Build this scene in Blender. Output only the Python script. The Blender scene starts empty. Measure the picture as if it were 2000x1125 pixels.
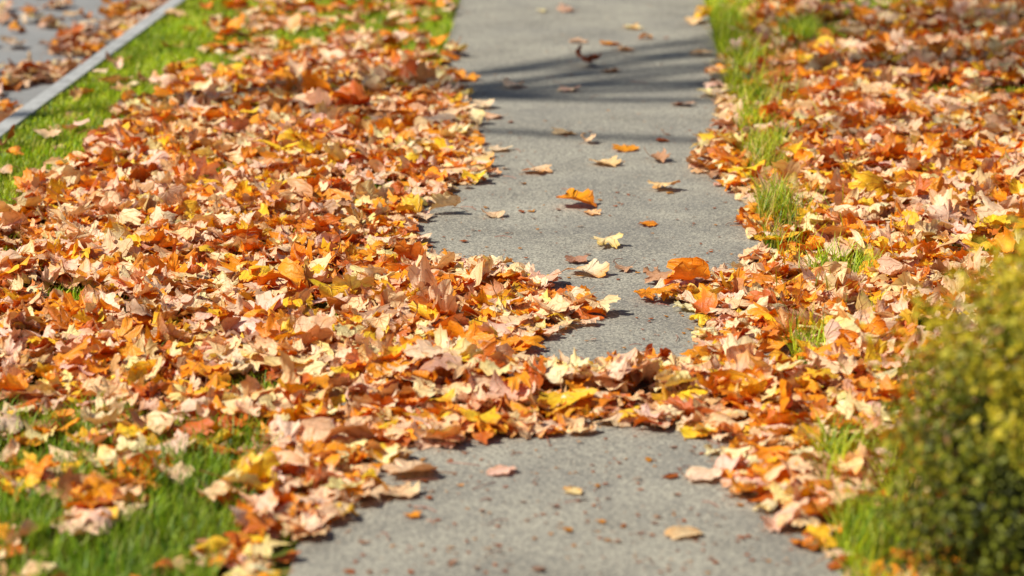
import bpy, math, random
import numpy as np
from mathutils import Vector
from mathutils.bvhtree import BVHTree
R = np.random.default_rng(11); random.seed(5)
C = bpy.context.scene.collection
PW = 2000.0; PH = 1125.0
PITCH = math.radians(13.5); F = 1448.0/math.tan(PITCH); H = 2.24; YAW = math.atan(163*math.cos(PITCH)/F)
cp, sp = math.cos(PITCH), math.sin(PITCH); cy, sy = math.cos(YAW), math.sin(YAW)

def p2g(px, py, z=0.0):
    u = (px-PW/2)/F; v = (PH/2-py)/F
    t = (H-z)/(sp - v*cp)
    xc = u*t; yc = t*(cp+v*sp)
    return (xc*cy - yc*sy, xc*sy + yc*cy)
def depth(py): return H/(sp - (PH/2-py)/F*cp)
def g2p(x, y, z=0.0):
    xc = x*cy + y*sy; yc = -x*sy + y*cy; dz = z-H
    d = yc*cp - dz*sp; up = yc*sp + dz*cp
    return PW/2 + F*xc/d, PH/2 - F*up/d
def inpoly(px, py, poly):
    px = np.asarray(px, float); py = np.asarray(py, float)
    r = np.zeros(px.shape, bool); n = len(poly)
    for i in range(n):
        x1, y1 = poly[i]; x2, y2 = poly[(i+1) % n]
        c = ((y1 > py) != (y2 > py))
        xi = (x2-x1)*(py-y1)/((y2-y1) if y2 != y1 else 1e-9)+x1
        r ^= c & (px < xi)
    return r
def polydist(x, y, poly):
    d = np.full(np.shape(x), 1e9); n = len(poly)
    for i in range(n):
        ax, ay = poly[i]; bx, by = poly[(i+1) % n]
        vx, vy = bx-ax, by-ay; L = vx*vx+vy*vy+1e-12
        t = np.clip(((x-ax)*vx+(y-ay)*vy)/L, 0, 1)
        d = np.minimum(d, np.hypot(x-ax-t*vx, y-ay-t*vy))
    return d
def vnoise(x, y, s, seed=0):
    g = np.random.default_rng(seed).random((64, 64))
    a = x*s+100.3; b = y*s+57.7
    i = np.floor(a).astype(int); j = np.floor(b).astype(int); fx = a-i; fy = b-j
    fx = fx*fx*(3-2*fx); fy = fy*fy*(3-2*fy)
    G = lambda m, n: g[m % 64, n % 64]
    return (G(i, j)*(1-fx)+G(i+1, j)*fx)*(1-fy)+(G(i, j+1)*(1-fx)+G(i+1, j+1)*fx)*fy

# ------------------------------------------------------------------ materials
def newmat(name):
    m = bpy.data.materials.new(name); m.use_nodes = True
    nt = m.node_tree; nt.nodes.clear()
    out = nt.nodes.new('ShaderNodeOutputMaterial')
    return m, nt, out
def N(nt, t, **kw):
    n = nt.nodes.new(t)
    for k, v in kw.items(): setattr(n, k, v)
    return n
def mth(nt, op, a, b=None, clamp=False):
    n = nt.nodes.new('ShaderNodeMath'); n.operation = op; n.use_clamp = clamp
    for i, v in enumerate((a, b)):
        if v is None: continue
        if isinstance(v, (int, float)): n.inputs[i].default_value = v
        else: nt.links.new(v, n.inputs[i])
    return n.outputs[0]
def mixc(nt, fac, a, b, bt='MIX'):
    n = nt.nodes.new('ShaderNodeMix'); n.data_type = 'RGBA'; n.blend_type = bt
    for i, v in ((0, fac), (6, a), (7, b)):
        if isinstance(v, (int, float)): n.inputs[i].default_value = v
        elif isinstance(v, tuple): n.inputs[i].default_value = (*v, 1)
        else: nt.links.new(v, n.inputs[i])
    return n.outputs[2]
def noise(nt, vec, scale, detail=3, rough=0.55):
    n = nt.nodes.new('ShaderNodeTexNoise'); n.inputs['Scale'].default_value = scale
    n.inputs['Detail'].default_value = detail; n.inputs['Roughness'].default_value = rough
    nt.links.new(vec, n.inputs['Vector']); return n.outputs[0]
def ramp(nt, fac, stops):
    n = nt.nodes.new('ShaderNodeValToRGB'); e = n.color_ramp.elements
    while len(e) < len(stops): e.new(0.5)
    for i, (p, c) in enumerate(stops): e[i].position = p; e[i].color = (*c, 1)
    nt.links.new(fac, n.inputs[0]); return n.outputs[0]

def leaf_material(name, transl=0.33, veins=True, rough=0.5, tg=1.8):
    m, nt, out = newmat(name); L = nt.links
    at = N(nt, 'ShaderNodeAttribute', attribute_name='tint')
    geo = N(nt, 'ShaderNodeNewGeometry')
    n1 = noise(nt, geo.outputs['Position'], 50, 4, 0.6)
    n2 = noise(nt, geo.outputs['Position'], 260, 2)
    col = at.outputs['Color']
    k = mth(nt, 'MULTIPLY_ADD', n1, 0.5); nt.nodes[-1].inputs[2].default_value = 0.84
    col = mixc(nt, 1.0, col, N(nt, 'ShaderNodeCombineColor').outputs[0], 'MULTIPLY')
    cc = nt.nodes[-2]
    for i in range(3): L.new(k, cc.inputs[i])
    hgt = n1
    if veins:
        uv = N(nt, 'ShaderNodeAttribute', attribute_name='leaf_uv')
        sep = N(nt, 'ShaderNodeSeparateXYZ'); L.new(uv.outputs['Vector'], sep.inputs[0])
        ax = mth(nt, 'ABSOLUTE', sep.outputs[0]); y = sep.outputs[1]
        d = ax
        for ang in (48.5, 12.0):
            c, s = math.cos(math.radians(ang)), math.sin(math.radians(ang))
            d2 = mth(nt, 'ABSOLUTE', mth(nt, 'SUBTRACT', mth(nt, 'MULTIPLY', ax, s), mth(nt, 'MULTIPLY', y, c)))
            d = mth(nt, 'MINIMUM', d, d2)
        v = mth(nt, 'SUBTRACT', 1.0, mth(nt, 'DIVIDE', d, 0.022), True)
        st = mth(nt, 'SINE', mth(nt, 'MULTIPLY', mth(nt, 'SUBTRACT', y, mth(nt, 'MULTIPLY', ax, 0.75)), 62.0))
        st = mth(nt, 'SUBTRACT', mth(nt, 'MULTIPLY', st, 3.0), 2.2, True)
        vv = mth(nt, 'MAXIMUM', v, mth(nt, 'MULTIPLY', st, 0.35))
        col = mixc(nt, mth(nt, 'MULTIPLY', vv, 0.45), col, (0.70, 0.32, 0.07))
        blot = mth(nt, 'MULTIPLY', mth(nt, 'SUBTRACT', noise(nt, geo.outputs['Position'], 28, 3), 0.56, True), 5.0, True)
        col = mixc(nt, mth(nt, 'MULTIPLY', blot, 0.28), col, (0.94, 0.35, 0.025))
        spots = mth(nt, 'MULTIPLY', mth(nt, 'SUBTRACT', noise(nt, geo.outputs['Position'], 120, 2), 0.62, True), 3.5, True)
        col = mixc(nt, mth(nt, 'MULTIPLY', spots, 0.55), col, (0.45, 0.15, 0.015))
        hgt = mth(nt, 'ADD', mth(nt, 'MULTIPLY', vv, 0.6), mth(nt, 'ADD', n1, mth(nt, 'MULTIPLY', n2, 0.25)))
    bp = N(nt, 'ShaderNodeBump'); bp.inputs['Strength'].default_value = 0.62; bp.inputs['Distance'].default_value = 0.0055
    L.new(hgt, bp.inputs['Height'])
    p = N(nt, 'ShaderNodeBsdfPrincipled'); L.new(col, p.inputs['Base Color']); p.inputs['Roughness'].default_value = rough
    p.inputs['Specular IOR Level'].default_value = 0.5
    L.new(bp.outputs[0], p.inputs['Normal'])
    t = N(nt, 'ShaderNodeBsdfTranslucent')
    g = N(nt, 'ShaderNodeGamma'); g.inputs[1].default_value = tg; L.new(col, g.inputs[0]); L.new(g.outputs[0], t.inputs[0])
    mx = N(nt, 'ShaderNodeMixShader'); mx.inputs[0].default_value = transl
    L.new(p.outputs[0], mx.inputs[1]); L.new(t.outputs[0], mx.inputs[2]); L.new(mx.outputs[0], out.inputs[0])
    return m
M_leaf = leaf_material('dry_maple_leaf', 0.17, tg=2.4, rough=0.45)
M_grass = leaf_material('grass_blade', 0.4, False, 0.45, 1.4)
M_bush = leaf_material('bush_leaf', 0.3, False, 0.5, 1.4)

def ground_material(name, stops, s1, s2, bump=0.3, rough=0.9, speck=None):
    m, nt, out = newmat(name); L = nt.links
    geo = N(nt, 'ShaderNodeNewGeometry'); P = geo.outputs['Position']
    a = noise(nt, P, s1, 5); b = noise(nt, P, s2, 4, 0.7)
    f = mth(nt, 'ADD', mth(nt, 'MULTIPLY', a, 0.5), mth(nt, 'MULTIPLY', b, 0.5))
    col = ramp(nt, f, stops)
    if speck:
        vo = N(nt, 'ShaderNodeTexVoronoi'); vo.inputs['Scale'].default_value = speck[0]; L.new(P, vo.inputs['Vector'])
        sc = N(nt, 'ShaderNodeSeparateColor'); L.new(vo.outputs['Color'], sc.inputs[0])
        dk = mth(nt, 'GREATER_THAN', sc.outputs[0], 0.75); lt = mth(nt, 'LESS_THAN', sc.outputs[0], 0.2)
        col = mixc(nt, mth(nt, 'MULTIPLY', dk, 0.62), col, speck[1]); col = mixc(nt, mth(nt, 'MULTIPLY', lt, 0.5), col, speck[2])
        st = noise(nt, P, 1.7, 5, 0.65)
        st = mth(nt, 'MULTIPLY', mth(nt, 'SUBTRACT', st, 0.47, True), 4.0, True)
        col = mixc(nt, mth(nt, 'MULTIPLY', st, 0.42), col, speck[3])
        st2 = mth(nt, 'MULTIPLY', mth(nt, 'SUBTRACT', noise(nt, P, 11, 5, 0.7), 0.54, True), 5.0, True)
        col = mixc(nt, mth(nt, 'MULTIPLY', st2, 0.35), col, speck[3])
    bp = N(nt, 'ShaderNodeBump'); bp.inputs['Strength'].default_value = bump; bp.inputs['Distance'].default_value = 0.004
    L.new(b, bp.inputs['Height'])
    p = N(nt, 'ShaderNodeBsdfPrincipled'); L.new(col, p.inputs['Base Color']); p.inputs['Roughness'].default_value = rough
    p.inputs['Specular IOR Level'].default_value = 0.3
    L.new(bp.outputs[0], p.inputs['Normal']); L.new(p.outputs[0], out.inputs[0]); return m
M_path = ground_material('path_concrete', [(0.35, (0.205, 0.185, 0.15)), (0.5, (0.335, 0.305, 0.245)), (0.65, (0.455, 0.415, 0.325))], 3.0, 115, 0.65, 0.9,
                         (190, (0.115, 0.105, 0.095), (0.68, 0.61, 0.46), (0.185, 0.175, 0.165)))
M_kerb = ground_material('kerb_concrete', [(0.38, (0.30, 0.295, 0.28)), (0.62, (0.54, 0.53, 0.51))], 9, 50, 0.8, 0.9)
M_road = ground_material('road_asphalt', [(0.3, (0.22, 0.215, 0.205)), (0.7, (0.35, 0.34, 0.33))], 3.0, 60, 0.7, 1.0)
M_soil = ground_material('lawn_soil', [(0.3, (0.08, 0.06, 0.012)), (0.5, (0.12, 0.15, 0.015)), (0.7, (0.18, 0.14, 0.03))], 8, 90, 0.8, 1.0)
M_far = ground_material('distant_grass', [(0.3, (0.04, 0.08, 0.015)), (0.7, (0.10, 0.14, 0.03))], 1.5, 30, 0.8, 1.0)
M_bark = ground_material('bark', [(0.3, (0.05, 0.04, 0.03)), (0.7, (0.16, 0.13, 0.10))], 9, 60, 0.9, 0.95)
m, nt, out = newmat('leaf_stem'); p = N(nt, 'ShaderNodeBsdfPrincipled')
g_ = N(nt, 'ShaderNodeNewGeometry'); nt.links.new(ramp(nt, noise(nt, g_.outputs['Position'], 30), [(0.3, (0.22, 0.05, 0.02)), (0.7, (0.5, 0.22, 0.08))]), p.inputs['Base Color'])
p.inputs['Roughness'].default_value = 0.5; nt.links.new(p.outputs[0], out.inputs[0]); M_stem = m

# ------------------------------------------------------------------ mesh helper
def mesh_obj(name, V, faces, mats, tint=None, uv=None, parent=None, smooth=True, midx=None, kind=None):
    me = bpy.data.meshes.new(name); V = np.asarray(V, np.float32)
    me.vertices.add(len(V)); me.vertices.foreach_set('co', V.ravel())
    tot = np.concatenate([np.full(len(f), f.shape[1], np.int32) for f in faces])
    li = np.concatenate([f.ravel() for f in faces]).astype(np.int32)
    st = np.concatenate([[0], np.cumsum(tot)[:-1]]).astype(np.int32)
    me.loops.add(len(li)); me.loops.foreach_set('vertex_index', li)
    me.polygons.add(len(tot)); me.polygons.foreach_set('loop_start', st); me.polygons.foreach_set('loop_total', tot)
    me.polygons.foreach_set('use_smooth', np.full(len(tot), smooth))
    me.update(calc_edges=True)
    if tint is not None:
        a = me.color_attributes.new('tint', 'FLOAT_COLOR', 'POINT')
        c = np.ones((len(V), 4), np.float32); c[:, :3] = tint; a.data.foreach_set('color', c.ravel())
    if uv is not None:
        a = me.attributes.new('leaf_uv', 'FLOAT_VECTOR', 'POINT'); c = np.zeros((len(V), 3), np.float32); c[:, :2] = uv
        a.data.foreach_set('vector', c.ravel())
    for mm in (mats if isinstance(mats, list) else [mats]): me.materials.append(mm)
    o = bpy.data.objects.new(name, me); C.objects.link(o)
    if parent: o.parent = parent
    if kind: o['kind'] = kind
    return o
def tag(o, label, cat, group=None, kind=None):
    o['label'] = label; o['category'] = cat
    if group: o['group'] = group
    if kind: o['kind'] = kind
def prism(name, poly, z0, z1, mat, kind='structure'):
    n = len(poly); V = [(x, y, z0) for x, y in poly]+[(x, y, z1) for x, y in poly]
    me = bpy.data.meshes.new(name)
    me.from_pydata(V, [], [list(range(n, 2*n)), list(range(n))[::-1]]+[[i, (i+1) % n, n+(i+1) % n, n+i] for i in range(n)])
    me.materials.append(mat); o = bpy.data.objects.new(name, me); C.objects.link(o); o['kind'] = kind; return o

# ------------------------------------------------------------------ the setting
pl = (p2g(560, 1125)[0]+p2g(900, 0)[0])/2; pr = (p2g(1650, 1125)[0]+p2g(1375, 0)[0])/2
k0 = Vector(p2g(0, 275)); k1 = Vector(p2g(368, 0)); kd = (k1-k0).normalized(); kn = Vector((-kd.y, kd.x))
if kn.x > 0: kn = -kn
ka = k0-kd*14; kb = k1+kd*40
KW = .07
def off(a, w): return tuple(a+kn*w)
prism('ground', [(-300, -200), (300, -200), (300, 400), (-300, 400)], -0.3, -0.16, M_far)
prism('path', [(pl, -8), (pr, -8), (pr, 60), (pl, 60)], -0.12, 0.0, M_path)
prism('lawn', [off(ka, 0), (pl, -8), (pl, 50), off(kb, 0)], -0.15, -0.006, M_soil)
prism('lawn', [(pr, -8), (14, -8), (14, 60), (pr, 60)], -0.15, -0.006, M_soil)
prism('kerb', [off(ka, 0), off(kb, 0), off(kb, KW), off(ka, KW)], -0.15, 0.018, M_kerb)
prism('road', [off(ka, KW), off(kb, KW), off(kb, 7.0), off(ka, 7.0)], -0.155, -0.10, M_road)
prism('kerb', [off(ka, 7.0), off(kb, 7.0), off(kb, 7.15), off(ka, 7.15)], -0.15, 0.0, M_kerb)
prism('lawn', [off(ka, 7.15), off(kb, 7.15), off(kb, 20), off(ka, 20)], -0.15, -0.01, M_far)

# ------------------------------------------------------------------ maple leaf template
half = [(0.045, .87), (.13, .83), (.10, .72), (.20, .71), (.135, .55), (.15, .47), (.28, .58), (.40, .68), (.44, .61), (.62, .70), (.53, .55), (.63, .48),
        (.46, .38), (.34, .29), (.50, .27), (.60, .235), (.74, .16), (.55, .10), (.50, .0), (.33, .02), (.18, -.07), (.05, -.02)]
outl = [(0, 1.0)]+half+[(0, 0.0)]+[(-x, y) for x, y in half[::-1]]
O = np.array(outl, float); NO = len(O); HUB = np.array((0, .32))
dv = O-HUB; rad_ = np.hypot(dv[:, 0], dv[:, 1])
rs = np.array([max((rad_[(i+k) % NO]*(.93-.035*abs(k))) for k in range(-3, 4)) for i in range(NO)])
rs = (np.roll(rs, 1)+rs*2+np.roll(rs, -1))/4
OS = HUB+dv/rad_[:, None]*rs[:, None]
rings = (0.38, 0.72, 1.0)
TV = np.array([HUB]+[HUB+(p-HUB)*r for r in rings for p in O]); TS = np.array([HUB]+[HUB+(p-HUB)*r for r in rings for p in OS])
TRING = np.array([0.0]+[r for r in rings for _ in O])
tri = np.array([(0, 1+(i+1) % NO, 1+i) for i in range(NO)])
qd = np.array([(1+a*NO+i, 1+a*NO+(i+1) % NO, 1+(a+1)*NO+(i+1) % NO, 1+(a+1)*NO+i) for a in range(2) for i in range(NO)])
NB = len(TV)
SS = 5; SV = []; SZ = []
for k in range(SS):
    f = k/(SS-1); w = 0.014*(1-0.3*f)
    for a in range(3):
        SV.append((w*math.cos(a*2.094)+0.03*math.sin(f*2.5), 0.01-0.62*f)); SZ.append(w*math.sin(a*2.094))
SV = np.array(SV); SZ = np.array(SZ)
sq = np.array([(k*3+a, k*3+(a+1) % 3, (k+1)*3+(a+1) % 3, (k+1)*3+a) for k in range(SS-1) for a in range(3)])
AV = np.vstack([TV, SV]); AS = np.vstack([TS, SV]); AZ = np.concatenate([np.zeros(NB), SZ]); NA = len(AV)
ARING = np.concatenate([TRING, np.zeros(len(SV))])
TH = np.arctan2(AV[:, 1]-.32, AV[:, 0]); RR = np.minimum(np.hypot(AV[:, 0], AV[:, 1]-.32), 0.75)

PAL = {'tan': (.98, .66, .42), 'cream': (.98, .82, .46), 'yellow': (.98, .62, .025), 'orange': (.96, .35, .008), 'rust': (.64, .13, .010), 'brown': (.58, .31, .19)}
PN = list(PAL); PP = np.array([.44, .15, .10, .22, .07, .02])

def make_leaf(L, yaw, tilt, tdir, curl, fold, colour, rng, ripple=1.0):
    mm = rng.uniform(.3, 1.0)
    A = AV*(1-mm)+AS*mm
    x = A[:, 0]*rng.uniform(.75, 1.12); y = A[:, 1].copy()-.32; z = AZ.copy()
    lob = 1+0.20*np.sin(TH*1.0+rng.uniform(0, 6.28))*(ARING > 0); x = x*lob; y = y*lob
    z = z+fold*np.abs(x)
    z = z+ripple*(rng.uniform(-.38, .38)*RR**2*np.cos(2*TH+rng.uniform(0, 6.28)) + rng.uniform(-.38, .38)*RR**2*np.cos(3*TH+rng.uniform(0, 6.28))
                  + rng.uniform(.05, .28)*RR**2.5*np.cos(5*TH+rng.uniform(0, 6.28)) + rng.uniform(.05, .27)*RR**2.5*np.cos(8*TH+rng.uniform(0, 6.28)))
    for _ in range(3):
        ca = rng.uniform(0, 3.14); q = x*math.cos(ca)+y*math.sin(ca)-rng.uniform(-.25, .25)
        z = z+ripple*rng.uniform(-.40, .40)*np.sqrt(q*q+.0004)*(ARING > 0)
    z = z+ripple*rng.normal(0, .028, len(z))*ARING
    ph = rng.uniform(0, math.pi); c, s = math.cos(ph), math.sin(ph)
    a = x*c+y*s; b = -x*s+y*c
    k = curl
    if abs(k) > .05:
        aa = np.clip(a, -1, .8); rad = 1.0/k - z
        a = rad*np.sin(k*aa); z = 1.0/k - rad*np.cos(k*aa)
    k2 = rng.uniform(-1.2, 1.2)*ripple*(.25 if abs(k) > 1.6 else 1)
    if abs(k2) > .1:
        rad = 1.0/k2-z; b2 = rad*np.sin(k2*b); z = 1.0/k2-rad*np.cos(k2*b); b = b2
    x = a*c-b*s; y = a*s+b*c
    c, s = math.cos(yaw), math.sin(yaw); x, y = x*c-y*s, x*s+y*c
    c, s = math.cos(tdir), math.sin(tdir); a = x*c+y*s; b = -x*s+y*c
    ct, st = math.cos(tilt), math.sin(tilt); a, z = a*ct-z*st, a*st+z*ct
    x = a*c-b*s; y = a*s+b*c
    P = np.stack([x, y, z], 1)*L
    base = np.array(PAL[colour])*rng.uniform(.87, 1.05); base[1] *= rng.uniform(.89, 1.06); base[2] *= rng.uniform(.72, 1.12)
    sec = np.array(PAL[{'tan': 'cream', 'cream': 'yellow', 'yellow': 'orange', 'orange': 'rust', 'rust': 'orange', 'brown': 'tan'}[colour]])
    if rng.random() < .4: sec = np.array(PAL['orange'])
    e = np.clip((ARING**2)*rng.uniform(0, .8)*(.6+.6*np.sin(TH*rng.integers(1, 4)+rng.uniform(0, 6.28))), 0, 1)[:, None]
    col = np.minimum(base*(1-e)+sec*e, .98)
    col[NB:] = np.array((.5, .18, .06))
    return P, col

# ------------------------------------------------------------------ where leaves and grass lie (traced on the ground)
upper = [(905, -200), (1370, -200), (1385, 60), (1400, 140), (1395, 215), (1405, 260), (1365, 320), (1395, 375), (1455, 430), (1485, 490), (1430, 535), (1300, 560), (1250, 592), (1375, 625), (1355, 712),
         (1150, 722), (990, 700), (1020, 668), (1150, 645), (1185, 612), (1080, 570), (1010, 530), (810, 506), (818, 445), (860, 392), (965, 350), (950, 300), (930, 260), (900, 190), (885, 100)]
lower = [(560, 1240), (550, 1125), (600, 1055), (725, 990), (735, 910), (845, 875), (1040, 868), (1120, 855), (1230, 832), (1370, 858), (1415, 935), (1500, 1015), (1610, 1085), (1670, 1135), (1700, 1240)]
upW = [p2g(*p) for p in upper]; loW = [p2g(*p) for p in lower]
botgrass = [(-300, 805), (250, 812), (400, 845), (530, 845), (540, 905), (480, 960), (470, 1040), (420, 1130), (400, 1260), (-300, 1260)]
topgrass = [(330, 60), (430, -110), (955, -110), (925, 60), (890, 145), (780, 118), (640, 90), (520, 140), (380, 160), (290, 140)]
peeks = [(135, 595, 60, 22), (375, 655, 60, 14), (500, 780, 90, 25), (640, 645, 30, 14), (1660, 545, 90, 22), (1545, 700, 70, 25), (1610, 80, 90, 30), (1700, 25, 120, 22), (1950, 505, 80, 22), (1970, 200, 50, 18), (30, 515, 40, 14), (350, 600, 30, 10), (720, 385, 40, 12), (1780, 665, 40, 16), (400, 350, 60, 12), (1900, 150, 60, 14), (1820, 190, 50, 12)]
def kerbside(x, y): return (x-k0.x)*kn.x+(y-k0.y)*kn.y
def redge(py): return 1375+.244*py
def zones(x, y):
    px, py = g2p(x, y)
    ks = kerbside(x, y)
    jx = px+(vnoise(x, y, 9, 3)-.5)*46; jy = py+(vnoise(x, y, 7, 4)-.5)*28
    bare = inpoly(jx, jy, upper) | inpoly(jx, jy, lower)
    D = np.full(x.shape, 1.0); G = np.full(x.shape, 0.04)
    strip = (ks <= 0) & (ks > -.28-0.18*(vnoise(x, y, 4, 8)))
    tg = inpoly(jx, jy, topgrass); bg = inpoly(jx, jy, botgrass)
    cl = vnoise(x, y, 5, 12)
    D[tg] = np.where(cl[tg] > .56, .30, .05); G[tg] = 1.0
    clb = vnoise(x, y, 4.5, 14)
    D[bg] = np.where(clb[bg] > .52, .50, .08); G[bg] = 1.0
    D[strip] = .03; G[strip] = 1.0
    re = jx-redge(py); tuft = vnoise(x, y, 7, 22)
    rg = ((re > -8) & (re < 75) & (py < 130) & (tuft > .18)) | ((re > 8) & (re < 66) & (py >= 130) & (py < 280) & (tuft > .34)) | ((re > 0) & (re < 72) & (py >= 280) & (py < 490) & (tuft > .28)) | ((re > -8) & (re < 170) & (py > 890) & (tuft > .22))
    D[rg] = .11; G[rg] = .9
    for (qx, qy, rx, ry) in peeks:
        q = ((px-qx)/rx)**2+((py-qy)/ry)**2 < 1+.6*(vnoise(x, y, 14, 6)-.5)
        G[q] = 1.0; D[q] = .12
    road = ks > KW
    rn = vnoise(x, y, 3, 9)[road]
    D[road] = np.where(ks[road] < .46, .55*(rn > .25), .06)*(.3+1.1*rn); G[ks > 0] = 0
    D[(ks > -.05) & (ks <= KW+.05)] = .0
    D[bare] = 0
    onpath = (x > pl) & (x < pr)
    G[onpath] = 0; G[bare & ~rg] = 0
    return px, py, D, G, bare, ks, onpath

def sample(n_per_m2, seed):
    r = np.random.default_rng(seed)
    x0, x1, y0, y1 = -4.2, 4.2, 5.6, 18.8
    n = int((x1-x0)*(y1-y0)*n_per_m2)
    x = r.uniform(x0, x1, n); y = r.uniform(y0, y1, n)
    px, py = g2p(x, y)
    k = (px > -200) & (px < 2200) & (py > -130) & (py < 1290)
    return x[k], y[k], r
x, y, r = sample(620, 1)
px, py, D, G, bare, ks, onp = zones(x, y)
keep = r.random(len(x)) < D
x, y, px, py, D, ks, onp = [a[keep] for a in (x, y, px, py, D, ks, onp)]
dist = np.minimum(polydist(x, y, upW), polydist(x, y, loW))
gz = np.where(ks > KW, -.10, 0.0)
Hh = .004+.026*np.clip(dist/.45, 0, 1)
Hh += .038*vnoise(x, y, 3.2, 41)*np.clip(dist/.5, 0, 1)
Hh += .055*np.exp(-((py-770)/58)**2)*np.exp(-((px-1050)/480)**2)*np.clip(dist/.36, 0, 1)
Hh += np.where(px > 1550, .025, 0)*np.clip(dist/.5, 0, 1)
Hh = np.where(ks > 0, .01, Hh)
Hh = np.where(D < .7, .02+.02*(ks < 0), Hh)
n = len(x); print('carpet leaves', n)
lv = []; info = []
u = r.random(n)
for i in range(n):
    top = u[i] > .45
    L = float(np.clip(r.normal(.074, .019), .035, .115))
    if dist[i] < .12: L *= .85
    col = PN[r.choice(6, p=PP)]
    if ks[i] > .1: col = PN[r.choice(6, p=[.50, .08, .02, .25, .07, .08])]
    t = abs(r.normal(0, .23 if top else .13))
    if r.random() < .07 and D[i] > .7: t = r.uniform(.7, 1.35)
    if Hh[i] < .02: t = abs(r.normal(0, .10))
    curl = float(np.clip(r.normal(0, 1.6), -3.4, 3.4))
    if Hh[i] < .015: curl *= .5
    fold = r.normal(0, .30)
    P, cc = make_leaf(L, r.uniform(0, 6.283), t, r.uniform(0, 6.283), curl, fold, col, r, .9)
    if ks[i] > .1: cc = cc*.78
    elif u[i] < .36 and Hh[i] > .02: cc = cc*np.array((.76, .60, .46))     # lower layer: shade of the gaps put into the leaf colour
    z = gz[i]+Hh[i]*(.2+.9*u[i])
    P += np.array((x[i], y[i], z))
    fl = gz[i]+.002+r.random()*.003
    mn = P[:, 2].min()
    if mn < fl:
        P[:, 2] += min(fl-mn, .011 if Hh[i] > .02 else .03)
        P[:, 2] = np.maximum(P[:, 2], fl)
    form = 'upright' if t > .7 else ('tightly curled' if abs(curl) > 2.6 else ('curled' if abs(curl) > 1.4 else ('folded' if abs(fold) > .33 else 'flat')))
    lv.append((P, cc)); info.append((col, form, L, float(x[i]), float(y[i])))

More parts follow.
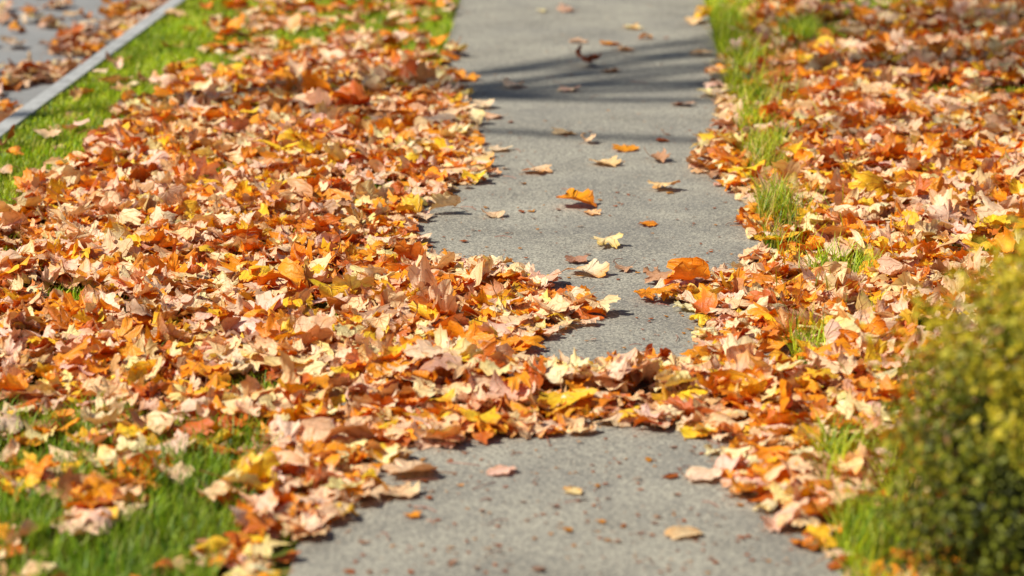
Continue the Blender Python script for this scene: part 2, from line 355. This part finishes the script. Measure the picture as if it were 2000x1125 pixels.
# ------------------------------------------------------------------ single leaves on the bare path
single = [
 (1182, 481, 62, 'cream', .7, 0, 'cream leaf lying alone on the path above the drift, bright in the sun'),
 (1118, 404, 78, 'orange', 1.1, 0, 'orange crumpled leaf with raised lobes in the middle of the path'),
 (1158, 417, 42, 'tan', .7, 0, 'small tan leaf touching the right end of the crumpled orange leaf'),
 (968, 423, 44, 'tan', .9, 0, 'small tan leaf on the path left of the crumpled orange leaf'),
 (1268, 441, 42, 'orange', .7, 0, 'small orange leaf on the path right of the crumpled orange leaf'),
 (1045, 337, 58, 'tan', .7, 0, 'flat tan leaf on the path near the bulge of the left drift'),
 (1184, 323, 58, 'tan', .7, 0, 'pale tan leaf in mid path just below the small orange one'),
 (1225, 294, 50, 'orange', .6, 0, 'flat orange leaf in mid path above a pale tan leaf'),
 (1287, 316, 50, 'brown', 1.8, 0, 'brown curled leaf on the path towards the right drift'),
 (1150, 279, 40, 'tan', 1.5, 0, 'tan curled leaf in mid path, left of the flat orange leaf'),
 (1102, 263, 42, 'tan', .7, 0, 'small tan leaf in mid path, first left of a curled tan one'),
 (976, 293, 52, 'tan', .7, 0, 'tan leaf just off the left drift, level with the orange leaf'),
 (1003, 171, 54, 'tan', .6, 0, 'tan leaf on the shaded part of the path, left side'),
 (1108, 178, 46, 'tan', .6, 0, 'tan leaf on the shaded part of the path, centre'),
 (1145, 131, 54, 'rust', 2.0, .1, 'dark rust curled leaf standing up in the shaded upper path'),
 (1193, 141, 34, 'brown', 1.8, 0, 'small brown curled leaf right beside the dark rust one'),
 (961, 231, 44, 'tan', .6, 0, 'tan leaf by the left drift edge, the lower of a close pair'),
 (938, 211, 56, 'tan', .7, 0, 'tan leaf by the left drift edge, the upper of a close pair'),
 (1193, 87, 42, 'orange', .7, 0, 'orange leaf far up the path among pale ones'),
 (1223, 99, 40, 'tan', .7, 0, 'pale leaf just below right of the far orange leaf'),
 (1232, 56, 42, 'cream', .7, 0, 'cream leaf far up the path, above the far orange leaf'),
 (1259, 76, 32, 'tan', 1.5, 0, 'small tan curled leaf to the right of the far orange leaf'),
 (1133, 83, 44, 'tan', .6, 0, 'tan leaf directly left of the far orange leaf'),
 (1105, 22, 38, 'tan', .6, 0, 'tan leaf on the path at the very top of the picture'),
 (1058, 24, 22, 'cream', .6, 0, 'tiny pale leaf on the path at the very top of the picture'),
 (1291, 371, 62, 'tan', .8, 0, 'tan leaf reaching onto the path just before the right drift'),
 (1291, 277, 26, 'rust', 1.8, 0, 'tiny dark rust leaf above the brown curled leaf'),
 (1355, 47, 44, 'tan', .7, 0, 'tan leaf against the right grass edge at the far end'),
 (1366, 109, 42, 'tan', .7, 0, 'tan leaf by the right path edge in the upper shade'),
 (1332, 206, 46, 'brown', .8, 0, 'brownish leaf poking onto the path from the right drift'),
 (912, 156, 58, 'orange', .8, 0, 'orange leaf at the left path edge in the upper shade'),
 (1122, 513, 52, 'brown', 1.1, 0, 'small brown leaf on the path between the two drifts'),
 (1220, 528, 44, 'brown', .9, 0, 'thin brown leaf lying nearest the tip of the right drift'),
 (1148, 538, 70, 'cream', .8, 0, 'cream leaf at the tip of the left drift'),
 (1292, 552, 88, 'brown', 1.4, .1, 'brown curled leaf at the tip of the right drift'),
 (1128, 592, 62, 'orange', 1.1, 0, 'orange leaf overhanging bare concrete at the left drift point'),
 (1030, 662, 76, 'yellow', .8, .1, 'golden leaf on the concrete hollow behind the crossing drift'),
 (866, 418, 66, 'cream', 1.4, .5, 'pale yellow folded leaf standing at the left drift edge'),
 (978, 926, 58, 'tan', 1.0, 0, 'tan leaf on the near path, just left of centre'),
 (1118, 963, 44, 'cream', .6, 0, 'small cream leaf in the middle of the near path'),
 (808, 1011, 40, 'orange', .9, 0, 'small orange leaf on the near path below the left drift'),
 (1342, 1048, 66, 'tan', .7, 0, 'tan leaf on the near path towards the right'),
 (1368, 936, 88, 'tan', .8, 0, 'tan leaf reaching from the right drift onto the near path'),
 (800, 926, 120, 'tan', .9, 0, 'wide pinkish leaf sticking out of the left drift onto near path'),
 (775, 968, 104, 'tan', .9, 0, 'wide tan leaf below the pinkish one at the left drift'),
 (872, 869, 112, 'tan', .9, .1, 'long pinkish leaf at the front foot of the crossing drift'),
 (1076, 842, 84, 'tan', .9, 0, 'tan leaf hanging from the front of the crossing drift'),
 (1592, 1066, 66, 'tan', 1.0, 0, 'tan leaf by the lower right grass tufts'),
]
GRP = 'fallen maple leaves'
def hero(P, cc, label):
    org = P[:NB].mean(0); org[2] = P[:NB, 2].min()
    o = mesh_obj('maple_leaf', P[:NB]-org, [tri, qd], M_leaf, cc[:NB], TV)
    o.location = org; tag(o, label, 'leaf', GRP)
    mesh_obj('stem', P[NB:]-org, [sq], M_stem, parent=o)
    return o
for (qx, qy, w, col, curl, fold, lab) in single:
    d = depth(qy); Lm = w*d/F/1.2
    X, Y = p2g(qx, qy)
    P, cc = make_leaf(Lm, r.uniform(0, 6.28), r.uniform(0, .06), r.uniform(0, 6.28), curl, fold, col, r, .75 if curl > 1.2 else .45)
    if col == 'rust': cc = cc*np.array((.6, .45, .5))
    P[:, 2] += .002-P[:, 2].min(); P[:, :2] += (X, Y)
    hero(P, cc, lab)

# ------------------------------------------------------------------ which carpet leaves show largest
fan = np.array([(0, 1+i, 1+(i+1) % NO) for i in range(NO)])
sel = np.array([0]+[1+2*NO+i for i in range(NO)]); nb = len(sel)
allV = np.concatenate([P[sel] for P, _ in lv]); allF = (fan[None]+np.arange(n)[:, None, None]*nb).reshape(-1, 3)
tree_b = BVHTree.FromPolygons(allV.tolist(), allF.tolist())
cnt = np.zeros(n, int)
fw = Vector((-sy*cp, cy*cp, -sp)); rt = Vector((cy, sy, 0)); upv = Vector((-sy*sp, cy*sp, cp)); org = Vector((0, 0, H))
bushpoly = [(2010, 480), (1930, 550), (1820, 680), (1775, 800), (1780, 1130), (2010, 1130)]
for py_ in np.arange(3, 1125, 6):
    for px_ in np.arange(3, 2000, 6):
        if px_ > 1760 and py_ > 470 and inpoly(np.array([px_]), np.array([py_]), bushpoly)[0]: continue
        dd = fw+rt*((px_-1000)/F)+upv*((562.5-py_)/F)
        h = tree_b.ray_cast(org, dd)
        if h[2] is not None: cnt[h[2]//NO] += 1
del tree_b
nh = 298-len(single)
heroes = list(np.argsort(-cnt)[:nh]); hs = set(int(i) for i in heroes)
print('hero min count', cnt[heroes[-1]], 'max', cnt[heroes[0]])
def region(px, py):
    if px > 1700 and py > 520: return 'beside the green bush'
    if py > 640 and py < 880 and 760 < px < 1440: return 'in the drift crossing the path'
    if px < 1000:
        if py > 870 and px < 480: return 'on the near left grass'
        if py > 870: return 'at the near left path edge'
        if py > 680: return 'in the near left heap' if px < 420 else 'where left heap meets the crossing drift'
        if py > 450: return 'far left beside the drift' if px < 420 else 'in the middle left drift'
        if py > 200: return 'in the upper left drift'
        return 'on the far left verge'
    if py > 640: return 'at the near right path edge'
    if py > 430: return 'in the middle right drift'
    if py > 200: return 'in the upper right drift'
    return 'on the far right verge'
cls = {}
for i in hs:
    c, fo, L, X, Y = info[i]; qx, qy = g2p(*lv[i][0][:NB].mean(0))
    sz = 'large' if L > .097 else ('small' if L < .077 else '')
    cls.setdefault((sz, fo, c, region(qx, qy)), []).append((qx, i))
ordn = ['leftmost', 'second from left', 'third from left', 'fourth from left', 'fifth from left', 'sixth from left', 'seventh from left', 'eighth from left']
num = {2: 'two', 3: 'three', 4: 'four', 5: 'five', 6: 'six', 7: 'seven', 8: 'eight'}
labs = {}
for (sz, fo, c, reg), mem in cls.items():
    mem.sort(); k = len(mem); d = ' '.join(w for w in (sz, fo, c) if w)
    for j, (_, i) in enumerate(mem):
        if k == 1: s = f'{d} maple leaf {reg}'
        else:
            o_ = ('left one' if j == 0 else 'right one') if k == 2 else ('rightmost' if j == k-1 else ordn[min(j, 7)])
            s = f'{o_} of {num.get(k, "several")} {d} leaves {reg}'
        labs[i] = s
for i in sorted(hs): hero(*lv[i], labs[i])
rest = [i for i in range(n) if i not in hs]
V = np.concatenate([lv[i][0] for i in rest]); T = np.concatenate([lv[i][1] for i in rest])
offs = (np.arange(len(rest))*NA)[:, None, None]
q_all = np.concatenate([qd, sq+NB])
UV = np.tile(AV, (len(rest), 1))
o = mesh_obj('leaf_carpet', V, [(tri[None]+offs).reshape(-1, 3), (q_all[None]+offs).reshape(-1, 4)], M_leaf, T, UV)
tag(o, 'thick carpet of fallen tan, gold and orange maple leaves on both verges', 'leaves', kind='stuff')

# ------------------------------------------------------------------ leaf crumbs and loose stalks on the path
V = []; Fq = []; T = []
nf = 1300
for i in range(nf):
    qx = r.uniform(560, 1700); qy = r.uniform(-60, 1180)
    if i < 320: qy = r.uniform(230, 700); qx = r.uniform(850, 1450)
    elif i < 620: qy = r.uniform(850, 1125); qx = r.uniform(650, 1600)
    X, Y = p2g(qx, qy)
    if not (pl+.02 < X < pr-.02): continue
    s = r.uniform(.0018, .0058)*(1+1.3*(r.random() < .10)); a0 = r.uniform(0, 6.28); k = len(V); asp = r.uniform(.5, 1.6)
    for a in range(5):
        an = a0+a*1.2566+r.uniform(-.4, .4); rr_ = s*r.uniform(.4, 1.7)
        V.append((X+rr_*math.cos(an)*1.3, Y+rr_*math.sin(an)*asp, .002+r.random()*s*.7))
        T.append(np.array(PAL[['rust', 'orange', 'brown', 'rust'][i % 4]])*.55)
    Fq.append([k, k+1, k+2, k+3, k+4])
F5 = [np.array(Fq)]; F4 = []
for i in range(70):
    qx = r.uniform(700, 1500); qy = r.uniform(150, 1080); X, Y = p2g(qx, qy)
    if not (pl+.03 < X < pr-.03): continue
    ln = r.uniform(.03, .09); a = r.uniform(0, 6.28); b = r.uniform(-1.2, 1.2); w = .0012
    k = len(V); cx_, cy_ = X, Y
    for j in range(6):
        an = a+b*j/5; nx, ny = -math.sin(an)*w, math.cos(an)*w; zz = .003+.004*math.sin(j/5*3.14)
        V += [(cx_+nx, cy_+ny, zz), (cx_, cy_, zz+.0016), (cx_-nx, cy_-ny, zz)]; T += [(.33, .08, .04)]*3
        cx_ += math.cos(an)*ln/5; cy_ += math.sin(an)*ln/5
    for j in range(5):
        q = k+j*3; F4 += [[q, q+1, q+4, q+3], [q+1, q+2, q+5, q+4]]
o = mesh_obj('leaf_crumbs', np.array(V), F5+[np.array(F4)], M_leaf, np.array(T), np.full((len(V), 2), 5.0), smooth=False)
tag(o, 'scattered red brown leaf crumbs and loose stalks on the concrete', 'leaf crumbs', kind='stuff')

# ------------------------------------------------------------------ grass
x, y, r2 = sample(7500, 7)
px, py, D, G, bare, ks, onp = zones(x, y)
k = r2.random(len(x)) < G
x, y, px, py, ks = x[k], y[k], px[k], py[k], ks[k]; n2 = len(x); print('blades', n2)
re = px-redge(py)
right = (re > -60) & (re < 200)
hgt = r2.uniform(.03, .06, n2)
hgt = np.where((ks > -.10), hgt*.6, hgt)
hgt = np.where(right, r2.uniform(.06, .15, n2)*(.6+.8*vnoise(x, y, 9, 33)), hgt)
hgt = np.where(right & (py > 880), r2.uniform(.08, .17, n2)*(.6+.7*vnoise(x, y, 8, 35)), hgt)
hgt = np.where((px < 560) & (py > 780), r2.uniform(.035, .085, n2)*(.6+.8*vnoise(x, y, 8, 34)), hgt)
az = r2.uniform(0, 6.283, n2); ln = r2.uniform(.1, .85, n2)*hgt; w = r2.uniform(.0011, .0022, n2)*(1+.3*(py < 300))
fx = np.cos(az); fy = np.sin(az); tw = az+1.57+r2.normal(0, .5, n2); wx = np.cos(tw)*w; wy = np.sin(tw)*w
S = []
for f, ww in ((0, 1.0), (.35, .95), (.7, .7), (1.0, .08)):
    cxx = x+fx*ln*f**1.9; cyy = y+fy*ln*f**1.9; zz = -.005+hgt*(f-.18*f*f)
    S.append(np.stack([cxx-wx*ww, cyy-wy*ww, zz], 1)); S.append(np.stack([cxx+wx*ww, cyy+wy*ww, zz], 1))
V = np.stack(S, 1).reshape(-1, 3)
g1 = np.array((.34, .54, .012)); g2 = np.array((.66, .72, .025)); g3 = np.array((.90, .70, .16)); g0 = np.array((.13, .30, .015))
q = r2.random(n2)[:, None]; pch = vnoise(x, y, 4, 51)[:, None]
strw = np.where(right & (py > 200) & (py < 500), .76, .93)[:, None]
col = np.where(q < .42, g1*(1-pch)+g2*pch, np.where(q < .58, g0, np.where(q < strw, g2, g3)))
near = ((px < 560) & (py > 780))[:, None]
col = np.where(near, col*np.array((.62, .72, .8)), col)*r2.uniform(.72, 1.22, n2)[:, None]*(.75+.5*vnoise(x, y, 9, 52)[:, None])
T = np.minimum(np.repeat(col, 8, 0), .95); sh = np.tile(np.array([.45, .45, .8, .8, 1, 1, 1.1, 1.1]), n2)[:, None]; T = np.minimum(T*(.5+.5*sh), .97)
fq = np.array([(0, 1, 3, 2), (2, 3, 5, 4), (4, 5, 7, 6)])
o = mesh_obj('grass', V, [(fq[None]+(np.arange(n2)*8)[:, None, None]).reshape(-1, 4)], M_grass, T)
tag(o, 'bright green lawn grass showing along kerb, path edge and near corner', 'grass', kind='stuff')

# ------------------------------------------------------------------ tubes for woody things
def tubes(segs, sides=7):
    V = []; Fc = []
    for pts, rad in segs:
        base = len(V)
        for i, p in enumerate(pts):
            a = Vector(pts[max(i-1, 0)]); b = Vector(pts[min(i+1, len(pts)-1)]); d = (b-a).normalized()
            s = d.cross(Vector((.3, .9, .2))).normalized(); t = d.cross(s)
            for k in range(sides):
                an = k/sides*6.2832; V.append(Vector(p)+(s*math.cos(an)+t*math.sin(an))*rad[i])
        for i in range(len(pts)-1):
            for k in range(sides):
                q = base+i*sides; Fc.append((q+k, q+(k+1) % sides, q+sides+(k+1) % sides, q+sides+k))
    return np.array([tuple(v) for v in V]), [np.array(Fc)]

# ------------------------------------------------------------------ bush at the near right: leafy shoots of uneven length
bd = 6.4
def camp(px, py, d):
    xc = (px-1000)/F*d; upc = (562.5-py)/F*d
    return org+fw*d+rt*xc+upv*upc
bc = camp(2265, 985, bd); bc.z = .0
bush = bpy.data.objects.new('bush', None); C.objects.link(bush); bush.location = (bc.x, bc.y, 0)
tag(bush, 'dense olive green shrub with golden shoot tips at the right path edge', 'bush')
rb = np.random.default_rng(77)
def bush_r(th, ph):
    return 1+.07*np.sin(3*th+1)*np.cos(2*ph)+.06*np.sin(7*th+2.1)*np.sin(5*ph)+.05*np.sin(13*th)*np.cos(9*ph+1)
NSH = 2700
cz = rb.uniform(-.8, 1, NSH); th = rb.uniform(0, 6.283, NSH); sn = np.sqrt(1-cz*cz); phs = np.arccos(cz)
rad = bush_r(th, phs)*rb.normal(1.0, .045, NSH)
tip = np.stack([sn*np.cos(th)*.55*rad, sn*np.sin(th)*.50*rad, cz*.55*rad+.39], 1)
root = np.array((0, 0, .25))
LP = 36
f = np.linspace(.64, 1.0, LP)[None, :, None]*np.ones((NSH, 1, 1))
side = rb.normal(0, .013, (NSH, LP, 3))
C0 = root+(tip[:, None, :]-root)*f + np.array((0, 0, .03))*f**2 + side
tipness = f.reshape(-1)
C0 = C0.reshape(-1, 3); kk = C0[:, 2] > .01; C0 = C0[kk]; tipness = tipness[kk]; nb_ = len(C0)
nrm = C0-np.array((0, 0, .3)); nrm /= np.linalg.norm(nrm, axis=1)[:, None]
nrm = nrm+rb.normal(0, .6, (nb_, 3)); nrm /= np.linalg.norm(nrm, axis=1)[:, None]
ax = np.cross(nrm, rb.normal(0, 1, (nb_, 3))); ax /= np.linalg.norm(ax, axis=1)[:, None]; bx = np.cross(nrm, ax)
sz = rb.uniform(.005, .011, nb_)[:, None]
outl_b = [(-1, 0, 0), (-.4, .48, .12), (.4, .46, .12), (1, 0, -.1), (.4, -.46, .12), (-.4, -.48, .12)]
V = np.stack([C0+ax*sz*a+bx*sz*b+nrm*sz*c for a, b, c in outl_b], 1).reshape(-1, 3)
fb = np.array([(0, 1, 2, 3), (0, 3, 4, 5)])
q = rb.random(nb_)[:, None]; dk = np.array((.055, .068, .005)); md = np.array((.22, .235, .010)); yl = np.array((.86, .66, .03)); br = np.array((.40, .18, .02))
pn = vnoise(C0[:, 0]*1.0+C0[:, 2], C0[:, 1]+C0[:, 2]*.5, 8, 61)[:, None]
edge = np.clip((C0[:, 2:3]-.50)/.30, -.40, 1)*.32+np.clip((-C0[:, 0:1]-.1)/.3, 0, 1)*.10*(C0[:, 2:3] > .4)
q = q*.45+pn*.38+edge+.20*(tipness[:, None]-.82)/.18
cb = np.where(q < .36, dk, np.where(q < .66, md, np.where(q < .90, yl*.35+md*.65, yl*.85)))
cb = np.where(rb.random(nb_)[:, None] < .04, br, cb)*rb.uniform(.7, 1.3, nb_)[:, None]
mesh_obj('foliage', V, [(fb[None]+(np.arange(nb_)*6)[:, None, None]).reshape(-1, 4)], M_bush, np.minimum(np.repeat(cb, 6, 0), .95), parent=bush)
segs = []
for i in range(0, NSH, 9):
    t_ = Vector(tip[i]); pts = [Vector((0, 0, 0)), Vector(root)*.6+t_*.25, Vector(root)+(t_-Vector(root))*.6, Vector(root)+(t_-Vector(root))*.97+Vector((0, 0, .028))]
    segs.append((pts, [.008, .005, .003, .0012]))
Vt, Ft = tubes(segs, 5); mesh_obj('branches', Vt, Ft, M_bark, parent=bush)

# ------------------------------------------------------------------ street tree across the road (throws the streaky shade)
EL = math.radians(49); hx, hy = .940, .34
tr = bpy.data.objects.new('street_tree', None); C.objects.link(tr); tx, ty = -10.4, 9.25; tr.location = (tx, ty, 0)
tag(tr, 'tall bare street tree on the verge across the road', 'tree')
rt_ = np.random.default_rng(15)
Vt, Ft = tubes([([(0, 0, -.1), (.02, .03, 4), (-.03, 0, 8), (.05, .04, 13.0)], [.20, .13, .07, .04])], 12)
mesh_obj('trunk', Vt, Ft, M_bark, parent=tr)
segs = []
def grow(p, d, L_, rad, lvl):
    pts = [p]; rr = [rad]; q = Vector(p); dd = d.copy()
    for k in range(4):
        dd = (dd+Vector(rt_.normal(0, .05, 3))+Vector((0, 0, .08))).normalized(); q = q+dd*L_/4; pts.append(q.copy()); rr.append(rad*(1-.13*(k+1)))
    segs.append((pts, rr))
    if lvl < 3:
        for k in range(4 if lvl < 2 else 3):
            j = rt_.integers(1, 5); nd = (dd+Vector((rt_.normal(0, .15), rt_.normal(0, .26), rt_.normal(0, .2)))).normalized()
            if nd.z < 0: nd.z = abs(nd.z)*.5
            grow(pts[j], nd, L_*.66, rr[j]*.62, lvl+1)
for k in range(9):                                    # limbs fan out along the street, so their shadows cross the path side by side
    sy_ = (k-4)/4
    grow(Vector((.05, .04, 10.6+.28*((k*4) % 9))), Vector((.05*math.cos(k*2.1), sy_*.62, 1)).normalized(), 4.8, .058, 0)
Vt, Ft = tubes(segs, 5); mesh_obj('crown', Vt, Ft, M_bark, parent=tr)

# ------------------------------------------------------------------ light and camera
sd = Vector((hx*math.cos(EL), hy*math.cos(EL), -math.sin(EL)))
sl = bpy.data.lights.new('sun', 'SUN'); sl.energy = 5.0; sl.angle = math.radians(.55); sl.color = (1, .97, .87)
so = bpy.data.objects.new('sun', sl); C.objects.link(so); so.rotation_euler = sd.to_track_quat('-Z', 'Y').to_euler()
w = bpy.data.worlds.new('World'); bpy.context.scene.world = w; w.use_nodes = True; nt = w.node_tree
sk = nt.nodes.new('ShaderNodeTexSky'); sk.sky_type = 'NISHITA'; sk.sun_disc = False; sk.sun_elevation = EL; sk.sun_rotation = math.atan2(-hx, -hy)
bg = nt.nodes['Background']; nt.links.new(sk.outputs[0], bg.inputs[0]); bg.inputs[1].default_value = .065
cam = bpy.data.cameras.new('camera'); co = bpy.data.objects.new('camera', cam); C.objects.link(co)
co.location = (0, 0, H); co.rotation_euler = (math.pi/2-PITCH, 0, YAW)
cam.sensor_width = 36; cam.lens = F/PW*36; cam.clip_end = 1000
cam.dof.use_dof = True; cam.dof.focus_distance = depth(560); cam.dof.aperture_fstop = 2.3
bpy.context.scene.camera = co
s = bpy.context.scene; s.view_settings.view_transform = 'Standard'; s.view_settings.look = 'None'; s.view_settings.exposure = 0
